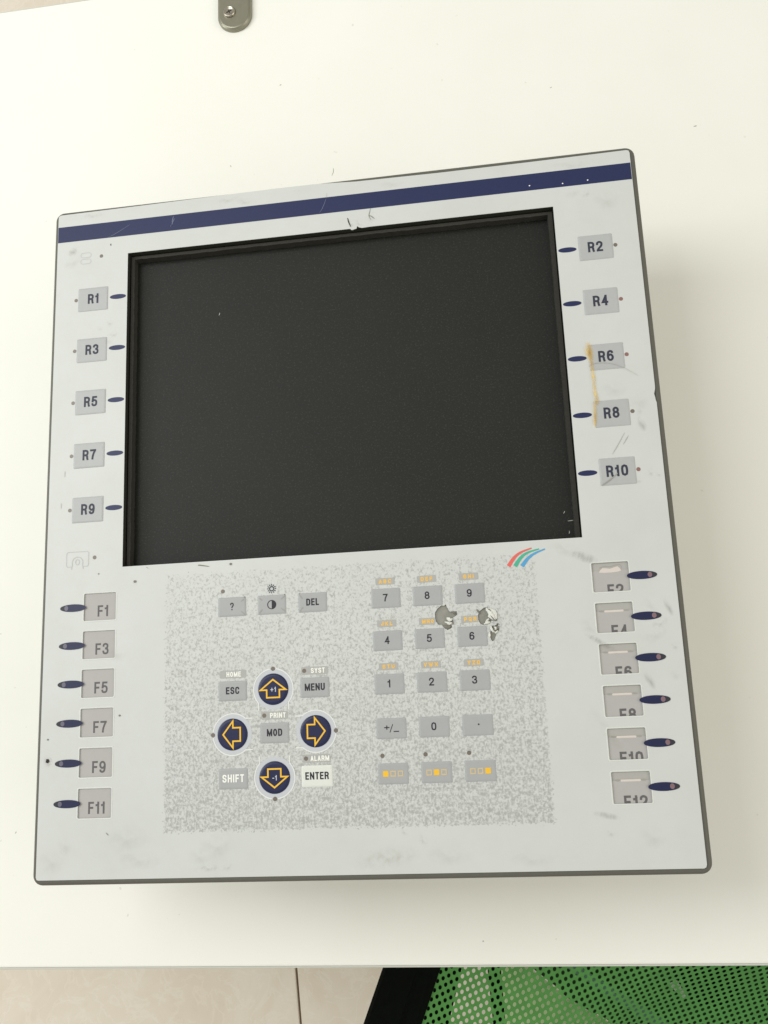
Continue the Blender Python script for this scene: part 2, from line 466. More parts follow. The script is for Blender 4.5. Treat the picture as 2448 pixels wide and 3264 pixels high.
def lettering(body, h, z, mat, parent, gw=0.52, sw=0.17, gap=0.14, cx=0, cy=0, name='lettering'):
    v, f = text_geo(body, h, z, gw, sw, gap, cx, cy)
    return obj(name, mesh(name, v, f), mat, parent)

# ------------------------------------------------------------------ floor
floor = obj('floor', mesh('floor', *flat(rrect(5200, 5200, 5, 1), 0)), M['grout'], None, (0, 0, 0))
tag(floor, kind='structure')
JX, JY, FR = -211.4, -620.0, math.radians(3.9)
tile_v, tile_f = loft([ring(rrect(597, 597, 1.5, 2), 0.5), ring(rrect(597, 597, 1.5, 2), 5.2), ring(rrect(595, 595, 1.5, 2), 6.0)])
tile_me = mesh('tile', tile_v, tile_f)
tile_me.materials.append(M['tile'])
for i in range(-4, 4):
    for j in range(-3, 5):
        dx, dy = (i + .5) * 600, (j + .5) * 600
        c, s = math.cos(FR), math.sin(FR)
        obj('tile', tile_me, None, floor, (JX + c * dx - s * dy, JY + s * dx + c * dy, 0), FR)

# ------------------------------------------------------------------ table
table = empty('table', (0, 0, 0))
tag(table, 'white laminate table with grey front edge under the operator panel', 'table')
TX0, TX1, TY0, TY1 = -640.0, 700.0, -223.6, 371.6
tz = TABLE_Z / MM
def rect(x0, x1, y0, y1): return [(x0, y0), (x1, y0), (x1, y1), (x0, y1)]
def rect_in(d): return rect(TX0 + d, TX1 - d, TY0 + d, TY1 - d)
top_v, top_f = loft([ring(rect_in(22), tz - 25), ring(rect_in(1.0), tz - 6.6), ring(rect_in(1.0), tz - .9), ring(rect_in(1.3), tz - .25), ring(rect_in(2.0), tz)], True, True)
obj('tabletop', mesh('tabletop', top_v, top_f), M['table'], table)
for (x0, x1, y0, y1) in ((TX0, TX1, TY0, TY0 + .94), (TX0, TX1, TY1 - .94, TY1), (TX0, TX0 + .94, TY0 + .96, TY1 - .96), (TX1 - .94, TX1, TY0 + .96, TY1 - .96)):
    v, f = loft([ring(rect(x0, x1, y0, y1), tz - 6.4), ring(rect(x0, x1, y0, y1), tz - 1.0), ring(rect(x0 + .2, x1 - .2, y0 + .2, y1 - .2), tz - .7)], True, True)
    obj('edge_band', mesh('edge_band', v, f), M['edge_band'], table)
for lx in (TX0 + 60, TX1 - 60):
    for ly in (TY0 + 70, TY1 - 60):
        v, f = loft([ring(rrect(40, 40, 4, 2), 6.2), ring(rrect(40, 40, 4, 2), tz - 25.2)], True, True)
        obj('leg', mesh('leg', v, f), M['table_leg'], table, (lx, ly, 0))
# small marks on the laminate
for (x, y, w, l, a, mt) in ((-45, 287.7, .7, 1.2, 20, 'scratch_soft'), (-77.6, 235.4, .5, 1.3, -70, 'scratch_soft'), (-13.8, 223.3, .3, 5.0, 78, 'scratch_dark'), (199.4, 225.2, .7, 1.8, 10, 'scratch_soft'),
                         (-202, -154, .5, 1.2, 60, 'scratch_soft'), (49.4, -211.4, .6, .8, 0, 'scratch_soft'), (120, 262, .5, 1.2, 30, 'scratch_soft')):
    a = math.radians(a)
    p = [(-l / 2 * math.cos(a), -l / 2 * math.sin(a)), (0.1 * l, 0), (l / 2 * math.cos(a), l / 2 * math.sin(a))]
    v, f = ribbon_geo(smooth_line(p, 4), w, 0.06, False, True)
    obj('scratch', mesh('scratch', v, f), M[mt], table, (x, y, tz))

# ------------------------------------------------------------------ steel strap with a screw at the back of the table
strap = empty('steel_strap', (-0.0737, 0.345, TABLE_Z))
tag(strap, 'grey steel strap with rounded end and one screw at the back of the table', 'metal strap')
def strap_outline(d):
    w = 10.2 - d
    return [(w, 31)] + arc(0, -3.6, w, 10.6 - d, 0, -180, 20) + [(-w, 31)]
v, f = loft([ring(strap_outline(-.9), .08), ring(strap_outline(-.9), 1.2), ring(strap_outline(-.5), 2.2), ring(strap_outline(.3), 2.9), ring(strap_outline(.9), 3.05)], True, True)
obj('plate', mesh('plate', v, f, False), M['metal'], strap)
n = 28
v, f = loft([ring(ellipse(4.1, 4.1, n), 3.0), ring(ellipse(4.1, 4.1, n), 3.5), ring(ellipse(3.6, 3.6, n), 4.3), ring(ellipse(3.1, 3.1, n), 4.45), ring(ellipse(2.7, 2.7, n), 4.0), ring(ellipse(1.2, 1.2, n), 3.9)], True)
scr = obj('screw', mesh('screw', v, f, True), M['screw'], strap, (-3.0, -2.2, .06))
v, f = join([ribbon_geo([(-1.7, -.7), (1.7, .7)], .62, 4.06), ribbon_geo([(-.5, 1.2), (.5, -1.2)], .55, 4.09)])
obj('cross_slot', mesh('cross_slot', v, f), M['screw_dark'], scr)

# ------------------------------------------------------------------ chair pushed under the table
OX, OY, SZ = 4.0, -291.0, tz + LIFT - 320.0     # inner edge of the left seat rail where the table edge cuts it
UX, UY, VX, VY = .922, -.387, -.387, -.922
chair = empty('mesh_chair', (0, 0, 0))
tag(chair, 'green perforated mesh chair with black frame under the table front', 'chair')
def seat_z(u, v):
    # flat by the left rail, then rolling over towards the sitter's side further right
    s = min(1.0, max(0.0, (u - 70.0) / 110.0)); s = s * s * (3 - 2 * s)
    w = -(u * UY + v * VY)                      # outwards from the table edge
    k = 1.35 * s
    return SZ - 90.0 * math.tanh(w * k / 90.0)
def uv(u, v, dz=0.0): return (OX + u * UX + v * VX, OY + u * UY + v * VY, seat_z(u, v) + dz)
PU, PV, HU, HV = 3.2, 6.8, 1.28, 1.65
verts, faces = [], []
K = 10
for iu in range(-1, 125):
    for iv in range(-49, 19):
        cu = (iu + .5) * PU; cv = (iv + (.5 if iu % 2 else 0.0)) * PV
        b = len(verts)
        for k in range(K):
            a = 2 * math.pi * (k + .5) / K
            verts.append(uv(cu + HU * math.cos(a), cv + HV * math.sin(a)))
        for k in range(K):
            a = 2 * math.pi * (k + .5) / K
            cx, sx = math.cos(a) / (PU / 2), math.sin(a) / (PV / 2)
            s = 1.0 / max(abs(cx), abs(sx))
            verts.append(uv(cu + s * math.cos(a), cv + s * math.sin(a)))
        for k in range(K):
            j = (k + 1) % K
            faces.append((b + k, b + K + k, b + K + j, b + j))
        # corner fillers between the ring and the cell corners
        for qx, qy in ((1, 1), (-1, 1), (-1, -1), (1, -1)):
            best = sorted(range(K), key=lambda k: (verts[b + K + k][0] - uv(cu + qx * PU / 2, cv + qy * PV / 2)[0]) ** 2 + (verts[b + K + k][1] - uv(cu + qx * PU / 2, cv + qy * PV / 2)[1]) ** 2)[:2]
            c = len(verts); verts.append(uv(cu + qx * PU / 2, cv + qy * PV / 2))
            faces.append((b + K + best[0], b + K + best[1], c))
obj('seat_mesh', mesh('seat_mesh', verts, faces), M['mesh_green'], chair)
# rails: the left one is broad with a step along its inner third
def rail(profile, a, b, n=24):
    rings = []
    for i in range(n + 1):
        s = i / n
        rings.append([(a[0] + (b[0] - a[0]) * s + px * UX, a[1] + (b[1] - a[1]) * s + px * UY, seat_z(0, 0) + pz) for px, pz in profile])
    v, f = loft(rings, True, True)
    return v, f
L0 = (OX + VX * -330, OY + VY * -330); L1 = (OX + VX * 125, OY + VY * 125)
v, f = rail([(-39.3, -10), (-39.6, 4), (-37, 8.5), (-30, 10), (-15.5, 9.6), (-14.2, 7.4), (-12.9, 6.6), (-4, 5.0), (0.5, 1.5), (1.5, -10)], L0, L1)
obj('seat_rail', mesh('seat_rail', v, f), M['chair_black'], chair)
R0 = (OX + UX * 398 + VX * -330, OY + UY * 398 + VY * -330); R1 = (OX + UX * 398 + VX * 125, OY + UY * 398 + VY * 125)
v, f = rail([(0, -60), (-2, 12), (6, 18), (30, 18), (39, 8), (39, -60)], R0, R1)
obj('seat_rail', mesh('seat_rail', v, f), M['chair_black'], chair)
for vv in (-336, 122):
    a = (OX + VX * vv + UX * -38, OY + VY * vv + UY * -38); b = (OX + VX * vv + UX * 436, OY + VY * vv + UY * 436)
    rings = []
    for i in range(25):
        s = i / 24; u = -38 + 474 * s
        zz = seat_z(min(398, max(0, u)), vv)
        rings.append([(a[0] + (b[0] - a[0]) * s + px * VX, a[1] + (b[1] - a[1]) * s + px * VY, zz + pz) for px, pz in ((-12, -12), (-12, 8), (0, 13), (14, 8), (14, -12))])
    v, f = loft(rings, True, True)
    obj('cross_rail', mesh('cross_rail', v, f), M['chair_black'], chair)
UZ = tz + LIFT - 372.0
def under(name, poly, mat, th=3.0, dz=0.0, holes=()):
    v, f = sheet(poly, list(holes), UZ + dz, UZ + dz - th)
    return obj(name, mesh(name, v, f), mat, chair)
under('seat_flange', [(17.2 + 9, -275), (17.2, -305.3), (5.0, -344), (-8, -390), (-75, -390), (-20, -275)], M['chair_black'])
under('support_rod', [(37, -275), (48, -275), (49.5, -345), (51, -390), (41, -390), (40, -345)], M['chair_black'], 5.0)
def lower(p, f=1.1645): return (71.6 + (p[0] - 71.6) * f, -91.6 + (p[1] + 91.6) * f)
under('lower_lining', [lower(p) for p in ((46.2, -275), (38, -275), (74.1, -305.5), (100.4, -326.0), (131.2, -343.7), (205, -390), (49.5, -390), (47.6, -345))], M['lining_green'], 1.0, -128)
under('seat_pan', [lower(p, 1.141) for p in ((40.5, -275), (76.0, -305.5), (102.4, -326.0), (133.2, -343.7), (207, -390), (330, -480), (400, -420), (330, -170), (60, -170))], M['pan'], 4.0, -110)
under('bright_floor_patch', [lower(p, 1.139) for p in ((176, -315), (185, -312), (195, -314), (194, -325), (186, -325))], M['white_ink'], 1.0, -108)  # added white patch imitating lit floor glimpsed through the mesh
under('strap', [lower(p, 1.136) for p in ((100, -303), (106, -300), (172, -341), (230, -385), (222, -388), (164, -346))], M['lining_teal'], 1.0, -105)
CX, CY = OX + UX * 200 + VX * -60, OY + UY * 200 + VY * -60
v, f = loft([ring(ellipse(25, 25, 24, CX, CY), 90), ring(ellipse(25, 25, 24, CX, CY), UZ - 20)], True, True)
obj('gas_column', mesh('gas_column', v, f), M['chair_black'], chair)
for k in range(5):
    a = math.radians(20 + 72 * k)
    d = Vector((math.cos(a), math.sin(a))); nn = Vector((-d.y, d.x))
    rings = []
    for s, w, z0, z1 in ((20, 22, 70, 110), (280, 14, 60, 84)):
        c = Vector((CX, CY)) + d * s
        rings.append([(c.x - nn.x * w, c.y - nn.y * w, z0), (c.x + nn.x * w, c.y + nn.y * w, z0), (c.x + nn.x * w, c.y + nn.y * w, z1), (c.x - nn.x * w, c.y - nn.y * w, z1)])
    v, f = loft(rings, True, True)
    obj('base_arm', mesh('base_arm', v, f), M['chair_black'], chair)
    c = Vector((CX, CY)) + d * 275
    prof = [(math.cos(t) * 27, math.sin(t) * 27) for t in [2 * math.pi * i / 20 for i in range(20)]]
    v, f = loft([[(c.x + d.x * px + nn.x * o, c.y + d.y * px + nn.y * o, 33.2 + pz) for px, pz in prof] for o in (-11, 11)], True, True)
    obj('castor', mesh('castor', v, f), M['chair_black'], chair)

# ------------------------------------------------------------------ the operator panel
panel = empty('operator_panel', (0, 0, TABLE_Z))
tag(panel, 'white industrial operator panel with dark screen, grey keys and navy stripe', 'operator panel')
Z = LIFT
SX, SYT, SYB = 108.0, 139.0, -24.0            # screen opening

chip = [(8.1, 139.0), (9.0, 138.2), (11.4, 138.8), (11.7, 140.1), (12.6, 139.3), (14.2, 138.8), (18.0, 139.0)]
screen_loop = [(-SX, SYB), (SX, SYB), (SX, SYT)] + list(reversed(chip)) + [(-SX, SYT)]
bezel_hole = rect(-SX + .05, SX - .05, SYB + .05, SYT - .05)
F_Y = [-42.45 - 17.9 * i for i in range(6)]
FXS = 118.85
def win_loop(x, y): return rrect(15.9, 12.9, .5, 2, x, y)
windows = [win_loop(s * (FXS + .09 * i), y) for s in (-1, 1) for i, y in enumerate(F_Y)]
tears = [
 [(40.3, -53.8), (41.3, -52.3), (43.4, -50.9), (44.8, -51.0), (45.3, -50.6), (45.7, -51.8), (46.2, -52.6), (47.1, -54.1), (48.4, -53.7), (50.0, -53.9), (50.1, -55.3), (49.3, -56.1), (48.2, -56.8), (48.1, -58.8), (47.6, -59.5), (47.5, -61.0), (45.6, -62.0), (44.4, -61.4), (43.2, -59.8), (41.4, -59.4), (40.3, -57.3)],
 [(59.4, -56.3), (60.2, -54.5), (62.2, -53.1), (63.7, -52.8), (64.4, -53.4), (65.3, -55.1), (66.4, -57.2), (67.8, -57.5), (67.5, -59.2), (65.3, -58.9), (64.4, -60.2), (62.2, -60.7), (60.4, -60.1), (59.4, -58.1)],
 [(64.9, -61.0), (66.2, -61.3), (67.7, -60.6), (68.4, -60.8), (67.7, -61.5), (68.3, -62.9), (67.4, -64.6), (66.7, -65.9), (65.8, -67.8), (65.0, -68.0), (64.3, -66.4), (64.5, -63.7)],
]
def jagged(lp, amp=.16):
    out = []
    for i, p in enumerate(lp):
        q = lp[(i + 1) % len(lp)]
        out.append(p)
        for t in (.33, .66):
            out.append((p[0] + (q[0] - p[0]) * t + random.uniform(-amp, amp), p[1] + (q[1] - p[1]) * t + random.uniform(-amp, amp)))
    return out
tears = [jagged(t) for t in tears]
# white front film, its upper edge slightly bowed, nicked on the right
right_edge = [(146.5, -163.2), (146.5, 36.0), (146.2, 37.2), (146.1, 38.6), (145.8, 40.2), (146.1, 41.4), (146.4, 42.6), (146.5, 44.0), (146.5, 163.0)]
film = [(-145.2, -164.7), (145.2, -164.7), (146.1, -164.3)] + right_edge + [(146.1, 164.2), (145.0, 164.6), (100, 164.2), (54, 164.1), (29, 164.4), (12, 164.6), (2, 165.2), (-9.7, 165.8), (-30, 165.9), (-60, 165.6), (-100, 165.1), (-145.2, 164.7), (-146.2, 164.2), (-146.5, 163.2), (-146.5, -163.4), (-146.1, -164.4)]
v, f = sheet(film, [screen_loop] + windows + tears, 0.0, -0.28)
obj('front_film', mesh('front_film', v, f), M['membrane'], panel, (0, 0, Z))
# moulded frame
def fr(d, z): return ring(rrect(297.7 - 2 * d, 334.0 - 2 * d, max(.8, 4.6 - d), 6, .2, -.2), z)
fv, ff = loft([fr(2.4, -9.5), fr(.3, -9.0), fr(0, -8.4), fr(0, -2.2), fr(.3, -1.3), fr(.9, -.7), fr(1.6, -.5), fr(2.6, -.55), fr(2.9, -1.3)], False)
pv, pf = sheet(rrect(297.7 - 5.9, 334.0 - 5.9, 1.7, 6, .2, -.2), [bezel_hole], -1.3)
obj('frame', mesh('frame', *join([(fv, ff), (pv, pf)])), M['bezel'], panel, (0, 0, Z))
v, f = loft([ring(bezel_hole, -8.0), ring(bezel_hole, -.36)], False)
obj('opening_wall', mesh('opening_wall', v, f), M['bezel_wall'], panel, (0, 0, Z))
v, f = loft([ring(rrect(262, 296, 4, 3), -LIFT + .1), ring(rrect(262, 296, 4, 3), -9.4)], False, True)
obj('rear_housing', mesh('rear_housing', v, f), M['housing'], panel, (0, 0, Z))
# gasket round the glass, with a slightly frayed inner lip
gx, gt, gb = 105.5, 136.6, -23.7
def frayed(x0, x1, y0, y1, amp):
    pts = []
    for (xa, ya, xb, yb) in ((x0, y0, x1, y0), (x1, y0, x1, y1), (x1, y1, x0, y1), (x0, y1, x0, y0)):
        n = 70
        for i in range(n):
            s = i / n
            pts.append((xa + (xb - xa) * s + random.uniform(-amp, amp), ya + (yb - ya) * s + random.uniform(-amp, amp)))
    return pts
inner = frayed(-gx, gx, gb, gt, .16)
v, f = sheet(rect(-SX + .75, SX - .5, SYB + .12, SYT - .75), [inner], -3.1, -7.6)
obj('gasket', mesh('gasket', v, f), M['gasket'], panel, (0, 0, Z))
glass = obj('display_glass', mesh('display_glass', *flat(rect(-SX + .3, SX - .3, SYB + .3, SYT - .3), -7.8)), M['screen'], panel, (0, 0, Z))
for (x, y, l, a) in ((-62, 104, 1.5, 75), (104.1, -14.6, 2.6, 5), (101.5, -10.5, 1.2, 60), (103.0, -20, 1.4, 80)):
    a = math.radians(a); p = [(-l / 2 * math.cos(a), -l / 2 * math.sin(a)), (.12 * l, 0), (l / 2 * math.cos(a), l / 2 * math.sin(a))]
    obj('lint', mesh('lint', *ribbon_geo(smooth_line(p, 4), .32, -7.7, False, True)), M['lint'], glass, (x, y, 0))
# navy stripe
v, f = flat([(-146.35, 148.9), (146.3, 148.85), (146.3, 157.7), (-146.35, 157.7)], .07)
stripe = obj('stripe', mesh('stripe', v, f), M['navy'], panel, (0, 0, Z))

def pillow(w, h, r, top=.38, lip=.9):
    n = 4
    return loft([ring(rrect(w, h, r, n), .05), ring(rrect(w - .25, h - .25, r, n), .12), ring(rrect(w - lip, h - lip, r, n), top * .8), ring(rrect(w - 2 * lip, h - 2 * lip, r * .8, n), top)])
key_small = mesh('key', *pillow(13.4, 8.9, .5, .30), smooth=False); key_small.materials.append(M['key'])
key_side = mesh('key', *pillow(16.0, 12.7, .5, .30), smooth=False); key_side.materials.append(M['key_r'])
KT = .36
led_me = mesh('indicator_lamp', *loft([ring(ellipse(.95, .95, 20), .05), ring(ellipse(.9, .9, 20), .10)])); led_me.materials.append(M['led'])
led_red_me = mesh('indicator_lamp', *loft([ring(ellipse(.95, .95, 20), .05), ring(ellipse(.9, .9, 20), .10)])); led_red_me.materials.append(M['led_red'])
def lamp(x, y, red=False, z=0.0):
    return obj('indicator_lamp', led_red_me if red else led_me, None, panel, (x, y, Z + z))
mark_me = mesh('marker', *flat(lens(4.3, 1.28), .07)); mark_me.materials.append(M['navy'])

# soft keys beside the screen
R_Y = [115.4, 87.75, 60.15, 32.6, 5.2]
for s, names in ((-1, ('R1', 'R3', 'R5', 'R7', 'R9')), (1, ('R2', 'R4', 'R6', 'R8', 'R10'))):
    for nm, y in zip(names, R_Y):
        k = obj('soft_key', key_side, None, panel, (s * 126.2, y, Z))
        k['label'] = 'grey key marked ' + nm + ' beside the screen'
        lettering(nm, 5.3, KT, M['ink'], k, gw=.58, sw=.185, gap=.15, cx=.2 if s < 0 else -.2, cy=.2)
        obj('marker', mark_me, None, panel, (s * 112.9, y + .1, Z))
        lamp(s * 135.4, y + .2, nm in ('R4', 'R6', 'R10'))
lamp(-122.3, 139.0); lamp(-122.1, -18.6)

# function keys with slide-in labels
for s, names in ((-1, (1, 3, 5, 7, 9, 11)), (1, (2, 4, 6, 8, 10, 12))):
    for i, nmb in enumerate(names):
        x, y = s * (FXS + .09 * i), F_Y[i]
        back_v, back_f = flat(rrect(18.2, 15.4, .8, 2), -.60)
        k = obj('function_key', mesh('function_key', back_v, back_f), M['label_back'], panel, (x, y, Z))
        k['label'] = 'label window key F%d, %s' % (nmb, 'lettering cut off by its lower rim' if s > 0 else 'lettering set low and right')
        # raised lip of the film round the window
        o1, i1 = rrect(17.2, 14.2, 1.0, 3), rrect(16.0, 13.0, .55, 3)
        lv, lf = loft([ring(o1, .02), ring(rrect(16.7, 13.7, .8, 3), .13), ring(i1, .08)], False)
        obj('lip', mesh('lip', lv, lf), M['lip'], k)
        if s < 0:
            v, f = flat(rect(-8.8, 8.8, -7.3, 7.3), -.46)
            st = obj('label_strip', mesh('label_strip', v, f), M['label_paper'], k)
            lettering('F%d' % nmb, 5.3, -.43, M['ink_grey'], st, gw=.58, sw=.165, gap=.14, cx=1.4 + (-.6 if nmb == 11 else 0), cy=-2.0)
        else:
            v, f = flat(rect(-8.8, 8.8, -7.4, 2.9), -.46)
            st = obj('label_strip', mesh('label_strip', v, f), M['label_paper'], k)
            lettering('F%d' % nmb, 5.3, -.43, M['ink_grey'], st, gw=.62, sw=.185, gap=.14, cx=1.6 if nmb < 10 else 1.3, cy=-5.9)
            if nmb == 2:
                c = [(-4.9, 2.2), (-4.4, 3.2), (-3.3, 4.1), (-1.9, 4.0), (0, 3.7), (1.9, 4.2), (3.3, 4.6), (4.2, 3.8), (4.9, 2.6), (3.0, 2.1), (0, 1.9), (-3.0, 2.0)]
                obj('tab', mesh('tab', *flat(list(reversed(c)), -.42)), M['label_tab'], st)
                v, f = ribbon_geo(smooth_line([(-4.6, 4.2), (-2.4, 4.9), (0, 4.6), (2.4, 5.2), (4.6, 5.2), (5.2, 3.6)], 4), .3, -.57)
                obj('punch_mark', mesh('punch_mark', v, f), M['label_shade'], st)
            else:
                v, f = loft([ring(rrect(8.4, .9, .4, 2, -.1, 2.85), -.455), ring(rrect(8.0, .65, .3, 2, -.1, 2.85), -.42)])
                obj('tab', mesh('tab', v, f), M['label_tab'], st)
                for px in (-5.4, 5.3):
                    obj('punch_mark', mesh('punch_mark', *flat(ellipse(1.1, .35, 12, px, 2.9), -.42)), M['label_shade'], st)
        # long navy mark with its lamp
        mk = obj('marker', mesh('marker', *flat(lens(6.5, 1.8), .17)), M['navy_key'], panel, (s * 132.25 + s * .06 * i, y, Z))
        tip = [p for p in lens(6.35, 1.68) if p[0] * s > 3.9]
        tip.sort(key=lambda p: math.atan2(p[1], (p[0] * s - 4.6)))
        obj('smoked_tip', mesh('smoked_tip', *flat(tip if s > 0 else list(reversed(tip)), .20)), M['navy_tip'], mk)
        obj('indicator_lamp', mesh('indicator_lamp', *flat(ellipse(1.0, 1.15, 18), .23)), M['led_rose'] if s > 0 else M['led_blue'], mk, (s * 3.4, .05, 0))

# numeric pad
PX = (18.25, 37.3, 56.35); PY = (-46.2, -65.4, -84.6, -103.9, -123.2)
NUM = (('7', '8', '9'), ('4', '5', '6'), ('1', '2', '3'), ('+/_', '0', '.'))
CAP = ((['A', 'B', 'C'], ['D', 'E', 'F'], ['G', 'H', 'I']), (['J', 'K', 'L'], ['M', 'N', 'O'], ['P', 'Q', 'R']), (['S', 'T', 'U'], ['V', 'W', 'X'], ['Y', 'Z', '_b']))
strip_me = mesh('caption', *flat(rrect(8.7, 3.1, .4, 2), .07)); strip_me.materials.append(M['strip'])
for r in range(4):
    for c in range(3):
        t = NUM[r][c]
        k = obj('number_key', key_small, None, panel, (PX[c], PY[r], Z))
        k['label'] = 'grey number key marked ' + {'+/_': 'plus slash minus', '.': 'with a dot'}.get(t, t)
        if t == '.':
            obj('lettering', mesh('lettering', *flat(ellipse(.36, .36, 14, .4, .3), KT)), M['ink_digit'], k)
        elif t == '+/_':
            g = join([text_geo('+', 2.5, KT, .95, .17, .1, -2.0, .5), text_geo('/', 3.0, KT, .75, .10, .1, 0.0, 0.0), text_geo('_', 2.5, KT, .95, .17, .1, 2.2, -.3)])
            obj('lettering', mesh('lettering', *g), M['ink_digit'], k)
        else:
            lettering(t, 3.45, KT, M['ink_digit'], k, gw=.64, sw=.16, cx=-.2, cy=.2)
        if r < 3:
            me_c = strip_me
            if r == 1 and c > 0:      # the tear has eaten the end of these two
                e = 2.85 if c == 1 else 2.95
                me_c = mesh('caption', *flat([(-4.35, -1.5), (e, -1.5), (e + .1, -.4), (e - .1, .5), (e + .1, 1.5), (-4.35, 1.5)], .07)); me_c.materials.append(M['strip'])
            cp = obj('caption', me_c, None, panel, (PX[c] - .1, PY[r] + 7.7, Z))
            lettering(CAP[r][c], 1.9, .10, M['amber_soft'], cp, gw=.76 if c != 1 or r != 1 else .66, sw=.26, gap=.36 if c != 1 or r != 1 else .28, cx=-.35 if r == 1 and c > 0 else 0)
for c in range(3):
    k = obj('option_key', key_small, None, panel, (PX[c], PY[4], Z))
    k['label'] = 'grey key with three small squares, the %s one solid amber' % ('left', 'middle', 'right')[c]
    for q in range(3):
        cx = -3.3 + 3.25 * q
        if q == c:
            obj('filled_square', mesh('filled_square', *flat(rect(cx - 1.2, cx + 1.2, -1.25, 1.25), KT)), M['amber'], k)
        else:
            obj('open_square', mesh('open_square', *ribbon_geo(rect(cx - .95, cx + .95, -1.0, 1.0), .55, KT, True)), M['amber_faint'], k)
    lamp(PX[c] - 4.5, -115.5)

# navigation group
NX = (-54.0, -35.0, -15.75)
def nav_key(x, y, t, lab, h=3.4, mat='ink_digit', me=None, gw=.58, sw=.185, cx=0, cy=0.2):
    k = obj('command_key', me or key_small, None, panel, (x, y, Z))
    k['label'] = lab
    if t: lettering(t, h, KT, M[mat], k, gw=gw, sw=sw, cx=cx, cy=cy)
    return k
nav_key(NX[0], -46.2, '?', 'grey key with a question mark', 3.5, sw=.15)
kc = nav_key(NX[1], -46.2, None, 'grey contrast key with a half-filled circle')
obj('contrast_ring', mesh('contrast_ring', *ribbon_geo(ellipse(1.95, 1.95, 36), .38, KT, True)), M['ink_digit'], kc)
half = [(0, -1.85)] + arc(0, 0, 1.85, 1.85, -90, 90, 16)[1:]
obj('contrast_half', mesh('contrast_half', *flat(half, KT + .02)), M['ink_digit'], kc)
nav_key(NX[2], -46.2, 'DEL', 'grey key marked DEL', 3.2)
nav_key(NX[0], -84.6, 'ESC', 'grey key marked ESC', 3.2)
nav_key(NX[2], -84.6, 'MENU', 'grey key marked MENU', 3.2)
nav_key(-34.7, -103.9, 'MOD', 'grey key marked MOD', 3.2)
nav_key(NX[0], -123.2, 'SHIFT', 'grey key marked SHIFT in white', 3.4, 'white_ink')
key_pale_me = mesh('key', *pillow(14.0, 9.2, .5, .30)); key_pale_me.materials.append(M['key_pale'])
nav_key(NX[2], -123.2, 'ENTER', 'pale key marked ENTER', 3.2, me=key_pale_me)
lamp(-58.4, -38.7)
sun = join([ribbon_geo(ellipse(.98, .98, 24), .5, .08, True)] + [ribbon_geo([(1.45 * math.cos(a), 1.45 * math.sin(a)), (2.15 * math.cos(a), 2.15 * math.sin(a))], .42, .09) for a in [2 * math.pi * i / 12 for i in range(12)]])
obj('brightness_symbol', mesh('brightness_symbol', *sun), M['ink'], panel, (-35.0, -38.8, Z))
wide_strip = mesh('caption', *flat(rrect(12.4, 3.4, .5, 2), .07)); wide_strip.materials.append(M['strip'])
for x, y, t, dot in ((-53.8, -77.1, 'HOME', False), (-15.7, -77.1, 'SYST', True), (-34.6, -96.2, 'PRINT', True), (-15.8, -115.6, 'ALARM', True)):
    cp = obj('caption', wide_strip, None, panel, (x, y, Z))
    lettering(t, 2.3, .10, M['white_ink'], cp, gw=.60, sw=.20, gap=.15, cx=.3 if not dot else 1.5)
    if dot: lamp(x - 4.8, y + .05, False, .05)
def dome():
    n = 40
    return loft([ring(ellipse(7.05, 7.05, n), .10), ring(ellipse(6.9, 6.9, n), .30), ring(ellipse(6.4, 6.4, n), .50), ring(ellipse(5.8, 5.8, n), .58)])
dome_me = mesh('arrow_key', *dome()); dome_me.materials.append(M['navy_key'])
ground_me = mesh('halo', *flat(ellipse(9.0, 9.0, 40), .05)); ground_me.materials.append(M['ring_ground'])
arrow = [(0, 4.3), (5.9, -.3), (2.95, -.3), (2.95, -3.7), (-2.95, -3.7), (-2.95, -.3), (-5.9, -.3)]
for x, y, ang, t in ((-35.0, -84.6, 0, '+1'), (-54.2, -103.9, 90, None), (-35.0, -123.2, 180, '-1'), (-15.85, -103.85, -90, None)):
    k = obj('arrow_key', dome_me, None, panel, (x, y, Z))
    k['label'] = 'round navy key with amber arrow pointing ' + {0: 'up', 90: 'left', 180: 'down', -90: 'right'}[ang]
    obj('halo', ground_me, None, k)
    a = math.radians(ang)
    obj('arrow_outline', mesh('arrow_outline', *ribbon_geo(arrow, .68, .64, True)), M['amber'], k, (0, 0, 0), a)
    if t: lettering(list(t), 2.3, .64, M['ring_ground'], k, gw=.60, sw=.17, gap=.16, cx=.1, cy=-.1)
    w = .5
    seg = [ribbon_geo([(-6.9, -9.3)] + arc(0, 0, 9.2, 9.2, 221, 98, 24), w, .09), ribbon_geo([(6.9, -9.3)] + arc(0, 0, 9.2, 9.2, -41, 82, 24), w, .09)]
    obj('ring_line', mesh('ring_line', *join(seg)), M['ring'], k, (0, 0, 0), a)
    lamp(x - 9.15 * math.sin(a), y + 9.15 * math.cos(a), False, .05)

